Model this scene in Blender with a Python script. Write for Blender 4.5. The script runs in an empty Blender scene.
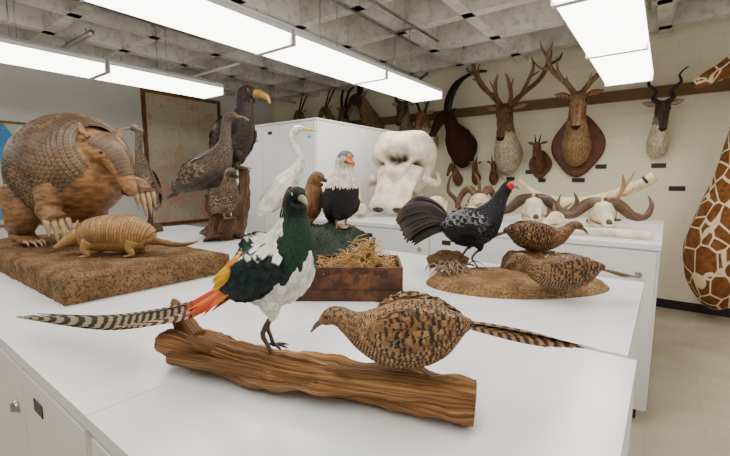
import bpy, math, random
from mathutils import Vector, Matrix, noise
random.seed(7)
V=Vector
sc=bpy.context.scene

# ------------------------------------------------------------------ materials
def newmat(name, rough=.5, spec=.5, col=(.8,.8,.8)):
    m=bpy.data.materials.new(name); m.use_nodes=True
    nt=m.node_tree; b=nt.nodes['Principled BSDF']
    b.inputs['Roughness'].default_value=rough
    b.inputs['Specular IOR Level'].default_value=spec
    b.inputs['Base Color'].default_value=(*col,1)
    return m,nt,b
def L_(nt,a,b): nt.links.new(a,b)
def gam(nt,c,g=1.3):
    n=nt.nodes.new('ShaderNodeGamma'); n.inputs[1].default_value=g; nt.links.new(c,n.inputs[0]); return n.outputs[0]
def math_(nt,op,a,b=None,c=None):
    n=nt.nodes.new('ShaderNodeMath'); n.operation=op
    for i,x in enumerate((a,b,c)):
        if x is None: continue
        if isinstance(x,(int,float)): n.inputs[i].default_value=x
        else: nt.links.new(x,n.inputs[i])
    return n.outputs[0]
def mr(nt,v,a,b,c=0,d=1):
    n=nt.nodes.new('ShaderNodeMapRange'); nt.links.new(v,n.inputs[0])
    for i,x in enumerate((a,b,c,d)): n.inputs[i+1].default_value=x
    return n.outputs[0]
def mix(nt,f,a,b,bt='MIX'):
    n=nt.nodes.new('ShaderNodeMix'); n.data_type='RGBA'; n.blend_type=bt
    for i,x in((0,f),(6,a),(7,b)):
        if isinstance(x,(int,float)): n.inputs[i].default_value=x
        elif isinstance(x,tuple): n.inputs[i].default_value=(*x,1)
        else: nt.links.new(x,n.inputs[i])
    return n.outputs[2]
def bump(nt,b,h,st=.3,dist=.01):
    n=nt.nodes.new('ShaderNodeBump'); n.inputs['Strength'].default_value=st; n.inputs['Distance'].default_value=dist
    nt.links.new(h,n.inputs['Height']); nt.links.new(n.outputs[0],b.inputs['Normal'])
def noise_(nt,scale,vec=None,detail=3):
    n=nt.nodes.new('ShaderNodeTexNoise'); n.inputs['Scale'].default_value=scale; n.inputs['Detail'].default_value=detail
    if vec is not None: nt.links.new(vec,n.inputs['Vector'])
    return n.outputs[0]
def attr(nt,name):
    n=nt.nodes.new('ShaderNodeAttribute'); n.attribute_name=name; return n
def objco(nt): return nt.nodes.new('ShaderNodeTexCoord').outputs['Object']

def plum(name,kind,freq=6,rough=.62):
    m,nt,b=newmat(name,rough,.3)
    c=attr(nt,'col').outputs['Color']; c2=attr(nt,'col2').outputs['Color']
    sep=nt.nodes.new('ShaderNodeSeparateXYZ'); L_(nt,attr(nt,'fuv').outputs['Vector'],sep.inputs[0])
    x,y,z=sep.outputs
    ax=math_(nt,'ABSOLUTE',x)
    nz=noise_(nt,220,objco(nt),2)
    if kind=='plain': f=mr(nt,nz,.4,.7,0,.35)
    elif kind=='edge':
        f=mr(nt,math_(nt,'MAXIMUM',math_(nt,'MULTIPLY',ax,.95),y),.66,.82)
    elif kind=='bar':
        a=math_(nt,'MULTIPLY_ADD',y,freq*6.283,math_(nt,'MULTIPLY',ax,-1.6))
        a=math_(nt,'ADD',a,math_(nt,'MULTIPLY',nz,2.5))
        f=mr(nt,math_(nt,'SINE',a),-.25,.25)
    elif kind=='speck':
        f=mr(nt,noise_(nt,130,objco(nt),3),.47,.56)
    col=mix(nt,f,c,c2)
    shaft=mr(nt,ax,0,.1,.75,1)
    vr=math_(nt,'MULTIPLY',shaft,mr(nt,z,0,1,.75,1.15))
    barb=math_(nt,'SINE',math_(nt,'MULTIPLY_ADD',y,70,math_(nt,'MULTIPLY',ax,-14)))
    vr=math_(nt,'MULTIPLY',vr,mr(nt,barb,-1,1,.86,1.04))
    cmb=nt.nodes.new('ShaderNodeCombineColor')
    for i in range(3): L_(nt,vr,cmb.inputs[i])
    col=mix(nt,1.0,col,cmb.outputs[0],'MULTIPLY')
    L_(nt,gam(nt,col),b.inputs['Base Color']); bump(nt,b,nz,.25,.004)
    return m
P_plain=plum('plumage_plain','plain'); P_edge=plum('plumage_scalloped','edge')
P_bar=plum('plumage_barred','bar',2.0); P_tail=plum('plumage_long_barred','bar',26); P_tail2=plum('plumage_tail_barred','bar',12)
P_speck=plum('plumage_speckled','speck')
def attrmat(name,rough,ns=40,amt=.25,bst=.3,bd=.004,spec=.4,stretch=None,g=1.3):
    m,nt,b=newmat(name,rough,spec)
    c=attr(nt,'col').outputs['Color']
    v=objco(nt)
    if stretch:
        mp=nt.nodes.new('ShaderNodeMapping'); mp.inputs['Scale'].default_value=stretch; L_(nt,v,mp.inputs[0]); v=mp.outputs[0]
    nz=noise_(nt,ns,v,5)
    f=mr(nt,nz,.3,.7,1-amt,1+amt*.6)
    cmb=nt.nodes.new('ShaderNodeCombineColor')
    for i in range(3): L_(nt,f,cmb.inputs[i])
    L_(nt,gam(nt,mix(nt,1.0,c,cmb.outputs[0],'MULTIPLY'),g),b.inputs['Base Color'])
    if bst: bump(nt,b,nz,bst,bd)
    return m
M_skin=attrmat('scaly_skin',.5,150,.25,.4,.002)
M_hide=attrmat('wrinkled_hide',.5,16,.5,.9,.014,.4,(1,1,2.4))
M_fur=attrmat('short_fur',.85,55,.45,.8,.012,.2,(1,1,.35))
M_horn=attrmat('horn_keratin',.4,30,.3,.4,.006)
M_bone=attrmat('bone',.55,10,.28,.5,.012,g=1.35)
M_gloss=attrmat('glossy_eye',.06,10,0,0)
def woodmat(name,c1,c2,c3,mode='fuv',rough=.6,bs=.6,sx=9,sy=2.2,dk=.75):
    m,nt,b=newmat(name,rough,.35)
    if mode=='fuv': v=attr(nt,'fuv').outputs['Vector']
    else: v=objco(nt)
    mp=nt.nodes.new('ShaderNodeMapping'); mp.inputs['Scale'].default_value=(sx,sy,sx); L_(nt,v,mp.inputs[0])
    n1=noise_(nt,1.6,mp.outputs[0],8)
    mp2=nt.nodes.new('ShaderNodeMapping'); mp2.inputs['Scale'].default_value=(sx*5,sy*1.3,sx*5); L_(nt,v,mp2.inputs[0])
    n2=noise_(nt,2.0,mp2.outputs[0],6)
    r=nt.nodes.new('ShaderNodeValToRGB'); e=r.color_ramp.elements
    e[0].position=.32; e[0].color=(*c1,1); e[1].position=.68; e[1].color=(*c3,1)
    k=e.new(.5); k.color=(*c2,1); L_(nt,n1,r.inputs[0])
    col=mix(nt,mr(nt,n2,.38,.55,dk,0),r.outputs[0],c1)
    L_(nt,gam(nt,col,1.2),b.inputs['Base Color'])
    bump(nt,b,math_(nt,'ADD',n1,n2),bs,.012)
    return m
W_drift=woodmat('driftwood',(.16,.062,.018),(.54,.28,.10),(.80,.50,.23),bs=1.0,dk=.7)
W_dark=woodmat('gnarled_wood',(.06,.03,.012),(.2,.1,.045),(.36,.2,.1),bs=1.0)
W_box=woodmat('stained_box_wood',(.04,.014,.006),(.10,.04,.015),(.18,.075,.03),'obj',.45,.2,3,14)
W_frame=woodmat('oak_frame',(.16,.07,.02),(.3,.15,.06),(.4,.22,.1),'obj',.5,.1,3,14)

def solid(name,col,rough=.5,nscale=6,amt=.06,spec=.4,bs=0,bd=.003,metal=0):
    m,nt,b=newmat(name,rough,spec,col)
    nz=noise_(nt,nscale,objco(nt),5)
    d=tuple(c*(1-amt*2) for c in col)
    L_(nt,mix(nt,mr(nt,nz,.35,.65),d,col),b.inputs['Base Color'])
    b.inputs['Metallic'].default_value=metal
    if bs: bump(nt,b,nz,bs,bd)
    return m
S_white=solid('white_enamel',(.85,.86,.87),.22,3,.02,.55)
S_cab=solid('cabinet_paint',(.82,.82,.81),.4,3,.02)
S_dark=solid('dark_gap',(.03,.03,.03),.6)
S_metal=solid('brushed_metal',(.5,.5,.48),.3,20,.1,metal=1)
S_black=solid('black_vinyl',(.015,.014,.013),.45)
S_rail=solid('brown_rail_paint',(.22,.13,.06),.5,5,.1)
S_label=solid('engraved_label',(.02,.018,.015),.4)
S_fix=solid('fixture_enamel',(.82,.82,.8),.4,5,.02)
def mat_floor():
    m,nt,b=newmat('vinyl_floor',.25,.5)
    c=objco(nt); nz=noise_(nt,2.5,c,6); n2=noise_(nt,60,c,2)
    col=mix(nt,mr(nt,nz,.3,.7),(.42,.36,.27),(.54,.475,.37))
    col=mix(nt,mr(nt,n2,.4,.7,0,.25),col,(.3,.26,.2))
    br=nt.nodes.new('ShaderNodeTexBrick'); br.offset=0; br.inputs['Scale'].default_value=1
    br.inputs['Brick Width'].default_value=.305; br.inputs['Row Height'].default_value=.305; br.inputs['Mortar Size'].default_value=.0018
    L_(nt,c,br.inputs['Vector'])
    col=mix(nt,math_(nt,'MULTIPLY',br.outputs['Fac'],.35),col,(.25,.21,.16))
    L_(nt,col,b.inputs['Base Color']); return m
def mat_blockwall():
    m,nt,b=newmat('painted_block_wall',.6,.3)
    c=objco(nt); sp=nt.nodes.new('ShaderNodeSeparateXYZ'); L_(nt,c,sp.inputs[0])
    cb=nt.nodes.new('ShaderNodeCombineXYZ'); L_(nt,sp.outputs[0],cb.inputs[0]); L_(nt,sp.outputs[2],cb.inputs[1])
    br=nt.nodes.new('ShaderNodeTexBrick'); br.inputs['Scale'].default_value=1
    br.inputs['Brick Width'].default_value=.4; br.inputs['Row Height'].default_value=.135; br.inputs['Mortar Size'].default_value=.005; br.inputs['Mortar Smooth'].default_value=.6
    br.inputs['Color1'].default_value=(.90,.83,.65,1); br.inputs['Color2'].default_value=(.88,.81,.63,1); br.inputs['Mortar'].default_value=(.80,.73,.56,1)
    L_(nt,cb.outputs[0],br.inputs['Vector']); L_(nt,br.outputs[0],b.inputs['Base Color'])
    nz=noise_(nt,40,c,3)
    h=math_(nt,'SUBTRACT',math_(nt,'MULTIPLY',nz,.15),br.outputs['Fac']); bump(nt,b,h,.2,.004)
    return m
def mat_concrete():
    m,nt,b=newmat('board_formed_concrete',.85,.2)
    c=objco(nt); n1=noise_(nt,1.7,c,8); n2=noise_(nt,14,c,5)
    col=mix(nt,mr(nt,n1,.35,.65),(.54,.51,.45),(.78,.76,.70))
    col=mix(nt,mr(nt,n2,.5,.72,0,.6),col,(.34,.31,.26))
    L_(nt,col,b.inputs['Base Color']); bump(nt,b,n2,.4,.01); return m
M_floor=mat_floor(); M_block=mat_blockwall(); M_conc=mat_concrete()
M_wall=solid('grey_wall_paint',(.74,.73,.69),.6,2,.04)
def mat_emit(st):
    m,nt,b=newmat('fluorescent_diffuser',.4,.3,(.9,.9,.9))
    b.inputs['Emission Color'].default_value=(1,.965,.91,1); b.inputs['Emission Strength'].default_value=st; return m
M_emit=mat_emit(9.6)
def mat_soil(name,c1,c2,bs=.9):
    m,nt,b=newmat(name,.92,.15); c=objco(nt)
    n1=noise_(nt,9,c,8); n2=noise_(nt,90,c,4)
    col=mix(nt,mr(nt,n1,.35,.65),c1,c2); col=mix(nt,mr(nt,n2,.48,.62,0,.7),col,tuple(x*.35 for x in c1))
    L_(nt,gam(nt,col,1.15),b.inputs['Base Color']); bump(nt,b,math_(nt,'ADD',n1,n2),bs,.015); return m
M_soil=mat_soil('diorama_soil',(.16,.09,.045),(.32,.205,.11),1.0); M_rock=mat_soil('dark_rock',(.04,.055,.045),(.10,.12,.10)); M_earth=mat_soil('sandy_ground',(.24,.14,.065),(.42,.28,.15),.6)
def mat_scute(name,c1,c2,seam,rw,rh):
    m,nt,b=newmat(name,.42,.45)
    v=attr(nt,'fuv').outputs['Vector']
    br=nt.nodes.new('ShaderNodeTexBrick'); br.inputs['Scale'].default_value=1
    br.inputs['Brick Width'].default_value=rw; br.inputs['Row Height'].default_value=rh; br.inputs['Mortar Size'].default_value=rh*.13; br.inputs['Mortar Smooth'].default_value=.6
    br.inputs['Color1'].default_value=(*c1,1); br.inputs['Color2'].default_value=(*c2,1); br.inputs['Mortar'].default_value=(*seam,1)
    L_(nt,v,br.inputs['Vector'])
    nz=noise_(nt,7,objco(nt),4)
    L_(nt,mix(nt,mr(nt,nz,.4,.65,0,.75),br.outputs[0],tuple(x*.4 for x in c1)),b.inputs['Base Color'])
    bump(nt,b,math_(nt,'SUBTRACT',1.0,br.outputs['Fac']),.9,.008); return m
M_scute=mat_scute('giant_armadillo_scutes',(.085,.045,.022),(.155,.09,.045),(.23,.145,.075),.016,.026)
M_scute2=mat_scute('banded_armadillo_scutes',(.34,.17,.05),(.46,.26,.085),(.10,.045,.015),.025,.014)
def mat_giraffe():
    m,nt,b=newmat('giraffe_coat',.85,.15); c=objco(nt)
    d=noise_(nt,6,c,2)
    vo=nt.nodes.new('ShaderNodeTexVoronoi'); vo.feature='DISTANCE_TO_EDGE'; vo.inputs['Scale'].default_value=5.6; 
    mp=nt.nodes.new('ShaderNodeMapping'); mp.inputs['Scale'].default_value=(1.15,1.15,.8); L_(nt,c,mp.inputs[0]); L_(nt,mp.outputs[0],vo.inputs['Vector'])
    f=mr(nt,math_(nt,'ADD',vo.outputs['Distance'],math_(nt,'MULTIPLY',d,.05)),.062,.076)
    br=mix(nt,mr(nt,noise_(nt,20,c,3),.35,.65),(.13,.048,.015),(.24,.095,.03))
    L_(nt,mix(nt,f,(.78,.62,.40),br),b.inputs['Base Color']); bump(nt,b,noise_(nt,70,c,3),.5,.01); return m
M_gir=mat_giraffe()
def mat_map(name,sea,l1,l2,scale,lines=0):
    m,nt,b=newmat(name,.5,.3); c=objco(nt)
    n1=noise_(nt,scale,c,7); n2=noise_(nt,scale*2.3,c,4)
    land=mix(nt,mr(nt,n2,.45,.55),l1,l2); col=mix(nt,mr(nt,n1,.49,.51),sea,land)
    if lines:
        s=math_(nt,'ABSOLUTE',math_(nt,'SINE',math_(nt,'MULTIPLY',n1,lines))); col=mix(nt,mr(nt,s,0,.18,.6,0),col,(.3,.14,.08))
        sp=nt.nodes.new('ShaderNodeSeparateXYZ'); L_(nt,c,sp.inputs[0])
        for o in(1,2):
            q=math_(nt,'ABSOLUTE',math_(nt,'SINE',math_(nt,'MULTIPLY',sp.outputs[o],12))); col=mix(nt,mr(nt,q,0,.05,.5,0),col,(.2,.25,.35))
    L_(nt,col,b.inputs['Base Color']); return m
M_mapb=mat_map('world_map_print',(.05,.27,.55),(.5,.62,.5),(.62,.5,.26),2.2)
M_mapt=mat_map('topographic_map_print',(.64,.56,.44),(.64,.40,.30),(.60,.52,.36),1.5,60)

# ------------------------------------------------------------------ mesh builder
def crs(pts,sub):
    n=len(pts); out=[]
    for i in range(n-1):
        a,b,c,d=pts[max(i-1,0)],pts[i],pts[i+1],pts[min(i+2,n-1)]
        for k in range(sub):
            t=k/sub; t2=t*t; t3=t2*t
            out.append(tuple(.5*(2*q+(r-p)*t+(2*p-5*q+4*r-s)*t2+(3*q-p-3*r+s)*t3) for p,q,r,s in zip(a,b,c,d)))
    out.append(tuple(pts[-1])); return out
class Loft: pass
class MB:
    def __init__(s): s.v=[];s.f=[];s.mi=[];s.c=[];s.c2=[];s.uv=[];s.mats=[];s.sm=[]
    def mid(s,m):
        if m not in s.mats: s.mats.append(m)
        return s.mats.index(m)
    def add(s,vs,fs,mat,col,col2=None,uvs=None,smooth=True):
        o=len(s.v); s.v+=[tuple(p) for p in vs]
        n=len(vs)
        s.c+=col if isinstance(col,list) else [col]*n
        c2=col2 if col2 is not None else col
        s.c2+=c2 if isinstance(c2,list) else [c2]*n
        s.uv+=uvs if uvs else [(0,.3,.6)]*n
        for i,f in enumerate(fs):
            s.f.append(tuple(o+j for j in f)); s.mi.append(s.mid(mat[i] if isinstance(mat,list) else mat)); s.sm.append(smooth)
    def box(s,x0,x1,y0,y1,z0,z1,mat,col=(.8,.8,.8),M=None):
        vs=[V((x,y,z)) for z in(z0,z1) for y in(y0,y1) for x in(x0,x1)]
        if M: vs=[M@v for v in vs]
        s.add(vs,[(0,2,3,1),(4,5,7,6),(0,1,5,4),(2,6,7,3),(0,4,6,2),(1,3,7,5)],mat,col,smooth=False)
    def sphere(s,c,r,mat,col,n=12,f=None,cf=None):
        if not isinstance(r,tuple): r=(r,r,r)
        vs=[];fs=[];m=n//2+2;cs=[]
        for i in range(m+1):
            ph=math.pi*i/m
            for j in range(n):
                th=2*math.pi*j/n
                d=V((math.sin(ph)*math.cos(th),math.sin(ph)*math.sin(th),math.cos(ph)))
                k=f(d) if f else 1
                cs.append(cf(d) if cf else col)
                vs.append((c[0]+r[0]*d.x*k,c[1]+r[1]*d.y*k,c[2]+r[2]*d.z*k))
        for i in range(m):
            for j in range(n):
                a=i*n+j;b=i*n+(j+1)%n; fs.append((a,a+n,b+n,b))
        s.add(vs,fs,mat,cs)
    def loft(s,pts,mat,col,n=16,sub=4,ref=(0,1,0),zone=None,disp=None,th=(0,2*math.pi),cap=True,fuvfix=None):
        P=crs(pts,sub); C=[V(p[:3]) for p in P]; L=Loft(); L.c=C; L.rw=[max(p[3],.0006) for p in P]; L.rh=[max(p[4],.0006) for p in P]
        L.T=[];L.S=[];L.U=[];L.s=[0]
        ref=V(ref)
        for i in range(len(C)):
            t=(C[min(i+1,len(C)-1)]-C[max(i-1,0)]).normalized(); S=ref-ref.dot(t)*t
            if S.length<.1: S=V((1,0,.1))-V((1,0,.1)).dot(t)*t
            S.normalize(); L.T.append(t);L.S.append(S);L.U.append(t.cross(S))
            if i: L.s.append(L.s[-1]+(C[i]-C[i-1]).length)
        full=abs(th[1]-th[0]-2*math.pi)<1e-4
        m=n if full else n+1
        wood=mat in(W_drift,W_dark)
        vs=[];cs=[];c2=[];uv=[];zm=[]
        for i in range(len(C)):
            for j in range(m):
                a=th[0]+(th[1]-th[0])*j/n
                nn=(L.S[i]*math.cos(a)+L.U[i]*math.sin(a))
                p=C[i]+L.S[i]*L.rw[i]*math.cos(a)+L.U[i]*L.rh[i]*math.sin(a)
                if disp: p=p+nn*disp(p,L.s[i],a)
                vs.append(p); uv.append(fuvfix or ((math.cos(a)*.5,L.s[i],math.sin(a)*.5) if wood else (a/6.283,L.s[i],0)))
                if zone: mm,a1,a2=zone(p,nn); cs.append(a1);c2.append(a2);zm.append(mm)
                else: cs.append(col);c2.append(col);zm.append(mat)
        fs=[];fm=[]
        for i in range(len(C)-1):
            for j in range(n):
                a=i*m+j; b=i*m+(j+1)%m
                fs.append((a,b,b+m,a+m)); fm.append(zm[a])
        if cap and full:
            for i,rev in((0,True),(len(C)-1,False)):
                k=len(vs); vs.append(C[i]); cs.append(cs[i*m]);c2.append(c2[i*m]);uv.append((0,L.s[i],0) if wood else uv[i*m]); zm.append(zm[i*m])
                for j in range(n):
                    a=i*m+j;b=i*m+(j+1)%n
                    fs.append((b,a,k) if rev else (a,b,k)); fm.append(zm[a])
        s.add(vs,fs,fm,cs,c2,uv)
        return L
    def tube(s,pts,mat,col,n=8,sub=4,ring=0,rf=0):
        P=crs(pts,sub); C=[V(p[:3]) for p in P]
        vs=[];fs=[];uv=[];U=None;sl=0;tot=sum((C[i]-C[i-1]).length for i in range(1,len(C)))
        for i in range(len(C)):
            t=(C[min(i+1,len(C)-1)]-C[max(i-1,0)]).normalized()
            if U is None: U=t.orthogonal().normalized()
            else:
                U=U-U.dot(t)*t
                U=U.normalized() if U.length>1e-5 else t.orthogonal().normalized()
            W=t.cross(U)
            if i: sl+=(C[i]-C[i-1]).length
            r=max(P[i][3],.0004)*(1+(ring*math.sin(rf*sl/tot*6.283) if ring and sl/tot<.8 else 0))
            for j in range(n):
                a=2*math.pi*j/n; vs.append(C[i]+U*r*math.cos(a)+W*r*math.sin(a)); uv.append((a/6.283,sl,0))
        for i in range(len(C)-1):
            for j in range(n):
                a=i*n+j;b=i*n+(j+1)%n; fs.append((a,b,b+n,a+n))
        fs.append(tuple(range(n))[::-1]); fs.append(tuple(len(vs)-n+j for j in range(n)))
        s.add(vs,fs,mat,col,None,uv)
    def feather(s,p,d,n,l,w,mat,c,c2,lift=.12):
        sd=d.cross(n).normalized(); q=random.random()
        e=[]
        uv=[]
        def pt(v,x,h): e.append(p+d*(l*v)+sd*(w*x)+n*(l*lift*v+h*w)); 
        pt(0,-.3,.02);pt(0,.3,.02);uv+=[(-.5,0,q),(.5,0,q)]
        for v,ww in((.45,.5),(.8,.42)):
            pt(v,-ww,0);pt(v,0,.16);pt(v,ww,0);uv+=[(-1,v,q),(0,v,q),(1,v,q)]
        pt(1,0,0);uv.append((0,1,q))
        s.add(e,[(0,1,3),(0,3,2),(1,4,3),(2,3,6,5),(3,4,7,6),(5,6,8),(6,7,8)],mat,c,c2,uv)
    def coat(s,L,fl,fw,zone,s0=0,s1=1,side=0,lift=.1,rmax=None,jit=.18):
        tot=L.s[-1]; rmax=rmax or max(L.rw)
        pos=s0*tot
        while pos<s1*tot:
            i=0
            while i<len(L.s)-2 and L.s[i+1]<pos: i+=1
            f=(pos-L.s[i])/max(L.s[i+1]-L.s[i],1e-6)
            lp=lambda A:A[i]*(1-f)+A[i+1]*f
            c,S,U,rw,rh=lp(L.c),lp(L.S),lp(L.U),lp(L.rw),lp(L.rh)
            k=max(.4,min(1,((rw+rh)/2/rmax)**.7)); l=fl*k;w=fw*k
            nth=max(5,int(2*math.pi*math.sqrt((rw*rw+rh*rh)/2)/(w*.72)))
            off=random.random()
            i0=max(i-1,0)
            for j in range(nth):
                a=(j+off)*2*math.pi/nth
                ca,sa=math.cos(a),math.sin(a)
                if side and ca*side<-.25: continue
                p=c+S*rw*ca+U*rh*sa
                p0=L.c[i0]+L.S[i0]*L.rw[i0]*ca+L.U[i0]*L.rh[i0]*sa
                d=p0-p
                if d.length<1e-6: d=-L.T[i]
                d.normalize()
                d=(d*.6-L.T[i]*.6).normalized()
                nn=(S*ca/rw+U*sa/rh).normalized(); nn=(nn-nn.dot(d)*d).normalized()
                sd=d.cross(nn); d=(d+sd*random.uniform(-jit,jit)).normalized()
                m,c1,c2=zone(p,nn)
                s.feather(p+nn*.02*w,d,nn,l*random.uniform(.85,1.15),w*random.uniform(.9,1.1),m,c1,c2,lift)
            pos+=l*.36
    def ribbon(s,pts,w,mat,c,c2,up=(0,0,1),sub=5,camber=.2):
        P=crs(pts,sub); C=[V(p[:3]) for p in P]; vs=[];uv=[];fs=[];q=random.random(); up=V(up)
        for i in range(len(C)):
            t=(C[min(i+1,len(C)-1)]-C[max(i-1,0)]).normalized(); sd=t.cross(up)
            sd=sd.normalized() if sd.length>.05 else V((0,1,0)); nn=sd.cross(t).normalized(); ww=max(P[i][3],.01)*w*.5; v=i/(len(C)-1)
            vs+=[C[i]-sd*ww,C[i]+nn*ww*camber,C[i]+sd*ww]; uv+=[(-1,v,q),(0,v,q),(1,v,q)]
            if i:
                a=3*i; fs+=[(a-3,a-2,a+1,a),(a-2,a-1,a+2,a+1)]
        s.add(vs,fs,mat,c,c2,uv)
    def deform(s,fn): s.v=[tuple(fn(V(p))) for p in s.v]
    def build(s,name,loc=(0,0,0),rot=0,scale=1.0,bev=0):
        me=bpy.data.meshes.new(name)
        me.from_pydata([(p[0]*scale,p[1]*scale,p[2]*scale) for p in s.v],[],s.f)
        for m in s.mats: me.materials.append(m)
        me.polygons.foreach_set('material_index',s.mi); me.polygons.foreach_set('use_smooth',s.sm)
        for nm,dat in(('col',s.c),('col2',s.c2)):
            a=me.attributes.new(nm,'FLOAT_COLOR','POINT'); a.data.foreach_set('color',[x for c in dat for x in(c[0],c[1],c[2],1)])
        a=me.attributes.new('fuv','FLOAT_VECTOR','POINT'); a.data.foreach_set('vector',[x for c in s.uv for x in c])
        me.update()
        o=bpy.data.objects.new(name,me); sc.collection.objects.link(o); o.location=loc; o.rotation_euler=(0,0,math.radians(rot))
        if bev:
            b=o.modifiers.new('bevel','BEVEL'); b.width=bev; b.segments=2; b.limit_method='ANGLE'
        return o
def fbm(p,s): return noise.fractal(p*s,1.0,2.0,4)

# ------------------------------------------------------------------ room
XL,XR,YB,YF,HC=-7.2,3.4,-3.0,6.2,3.3
def plane(name,x0,x1,y0,y1,z0,z1,mat):
    m=MB(); m.box(x0,x1,y0,y1,z0,z1,mat); return m.build(name)
plane('floor',XL-.1,XR+.1,YB-.1,YF+.1,-.1,0,M_floor)
plane('wall_back',XL-.1,XR+.1,YF,YF+.1,0,3.75,M_block)
plane('wall_left',XL-.1,XL,YB,YF,0,3.75,M_wall)
plane('wall_right',XR,XR+.1,YB,YF,0,3.75,M_wall)
plane('wall_front',XL-.1,XR+.1,YB-.1,YB,0,3.75,M_wall)
plane('baseboard_back',XL,XR,YF-.012,YF,0,.11,S_black)
plane('baseboard_left',XL,XL+.012,YB,YF-.02,0,.11,S_black)
plane('trim_1',XL+.03,XR,YF-.025,YF,2.6,2.74,S_rail)
c=MB(); c.box(XL,XR,YB,YF,HC+.38,HC+.48,M_conc)
def rib(x0,y0,x1,y1,bw,tw):
    d=V((x1-x0,y1-y0,0)).normalized(); n=V((-d.y,d.x,0)); vs=[]
    for (x,y) in((x0,y0),(x1,y1)):
        p=V((x,y,0))
        vs+=[p-n*bw+V((0,0,HC)),p+n*bw+V((0,0,HC)),p+n*tw+V((0,0,HC+.39)),p-n*tw+V((0,0,HC+.39))]
    c.add(vs,[(0,1,5,4),(1,2,6,5),(3,0,4,7)],M_conc,(.5,.5,.5),smooth=False)
g=.82; x=XL+.5
while x<XR: rib(x,YB,x,YF,.06,.13); x+=g
y=YF-.4
while y>YB: rib(XL,y,XR,y,.059,.128); y-=g
c.build('ceiling')

def fixture(name,X,y0,y1,z=2.6,w=.42):
    m=MB(); L=1.24; y=y1; h=.15; dz=.07
    while y-L>y0-.01:
        a,b=y-L+.012,y-.012
        vs=[V((sx*ww,yy,zz)) for (ww,zz) in((w/2,z+dz),(w/2,z+h*.7),(w*.3,z+h)) for yy in(a,b) for sx in(-1,1)]
        m.add(vs,[(0,2,6,4),(1,5,7,3),(0,4,5,1),(2,3,7,6),(4,6,10,8),(5,9,11,7),(4,8,9,5),(6,7,11,10),(8,10,11,9)],S_fix,(.8,.8,.8),smooth=False)
        vs=[V((sx*ww,yy,zz)) for (ww,zz) in((w*.45,z),(w*.5,z+dz)) for yy in(a+.01,b-.01) for sx in(-1,1)]
        m.add(vs,[(0,1,3,2),(0,2,6,4),(1,5,7,3)],M_emit,(1,1,1),smooth=False)
        m.box(-w*.5,w*.5,a,a+.012,z-.004,z+dz,S_fix); m.box(-w*.5,w*.5,b-.012,b,z-.004,z+dz,S_fix)
        for sx in(-.1,.1): m.tube([(sx,(a+b)/2,z+h-.01,.005),(sx,(a+b)/2,HC-.035,.005)],S_metal,(.5,.5,.5),6,1)
        m.box(-.16,.16,(a+b)/2-.015,(a+b)/2+.015,HC-.04,HC-.02,S_metal)
        y-=L
    for sx in(-.14,.14): m.box(sx-.015,sx+.015,y,y1,HC-.02,HC-.003,S_metal)
    m.build(name,(X,0,0))
fixture('fluorescent_light_fixture',-.4,-1.2,5.1)
fixture('fluorescent_light_fixture.001',-2.5,-1.6,4.65)
fixture('fluorescent_light_fixture.002',-4.45,-2.2,2.9)
fixture('fluorescent_light_fixture.003',1.75,-1.2,5.1)
for i,(x0,y0,x1,y1,r,zz) in enumerate([(-7.1,1.9,-5.2,1.9,.03,3.22),(-6.2,-2,-6.2,5.9,.022,3.17),(-7.1,3.6,-4.9,3.6,.018,3.22),(-3.4,-2,-3.4,6.1,.015,3.26)]):
    m=MB(); m.tube([(x0,y0,zz,r),(x1,y1,zz,r)],S_fix if i else S_metal,(.4,.4,.4),10,1)
    n_=6
    for q in range(n_):
        t=(q+.5)/n_; X,Y=x0+(x1-x0)*t,y0+(y1-y0)*t; m.tube([(X,Y,zz,.006),(X,Y,HC-.003,.006)],S_metal,(.4,.4,.4),6,1)
    m.build('ceiling_pipe' if not i else 'ceiling_pipe.%03d'%i)

# ------------------------------------------------------------------ cabinets
def cabinet(name,x0,x1,y0,y1,h,splits,seams=(),top=.035,handles=True):
    m=MB(); o=.015
    m.box(x0,x1,y0,y1,h-top,h,S_white)
    m.box(x0+o+.004,x1-o-.004,y0+o+.004,y1-o,.09,h-top-.001,S_cab)
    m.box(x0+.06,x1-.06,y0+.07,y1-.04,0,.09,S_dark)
    xs=[x0+o]+list(splits)+[x1-o]
    for a,b in zip(xs[:-1],xs[1:]):
        m.box(a+.004,b-.004,y0,y0+o+.004,.1,h-top-.012,S_cab)
        if handles:
            k=b-.09
            m.tube([(k,y0-.001,h-.2,.022),(k,y0-.012,h-.2,.02)],S_metal,(.4,.4,.4),14,1)
            m.box(k-.004,k+.004,y0-.02,y0-.01,h-.216,h-.184,S_metal)
            m.box(a+.12,a+.2,y0-.003,y0,h-.14,h-.10,S_label)
    yy=y0+o; k=3; st=(y1-y0-2*o)/2
    for i in range(2): m.box(x1-o-.004,x1-.004,yy+i*st+.004,yy+(i+1)*st-.004,.1,h-top-.012,S_cab)
    m.build(name,bev=.004)
cabinet('storage_cabinet',-1.05,-.035,.31,1.44,1.05,[-.55])
cabinet('storage_cabinet.001',-2.12,-1.054,.31,1.44,1.05,[-1.6])
cabinet('storage_cabinet.002',-4.15,-2.124,.31,1.44,1.05,[-3.4,-2.8])
cabinet('storage_cabinet.003',-2.3,-.06,1.465,2.6,1.05,[-1.6,-.8])
cabinet('storage_cabinet.004',-4.75,-2.304,1.465,2.6,1.05,[-3.9,-3.1])
cabinet('storage_cabinet.005',-3.15,0,3.05,4.95,1.2,[-2.4,-1.6,-.8])
cabinet('tall_cabinet',-5.1,-3.2,3.35,5.3,2.3,[-4.15],top=.02)

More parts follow.
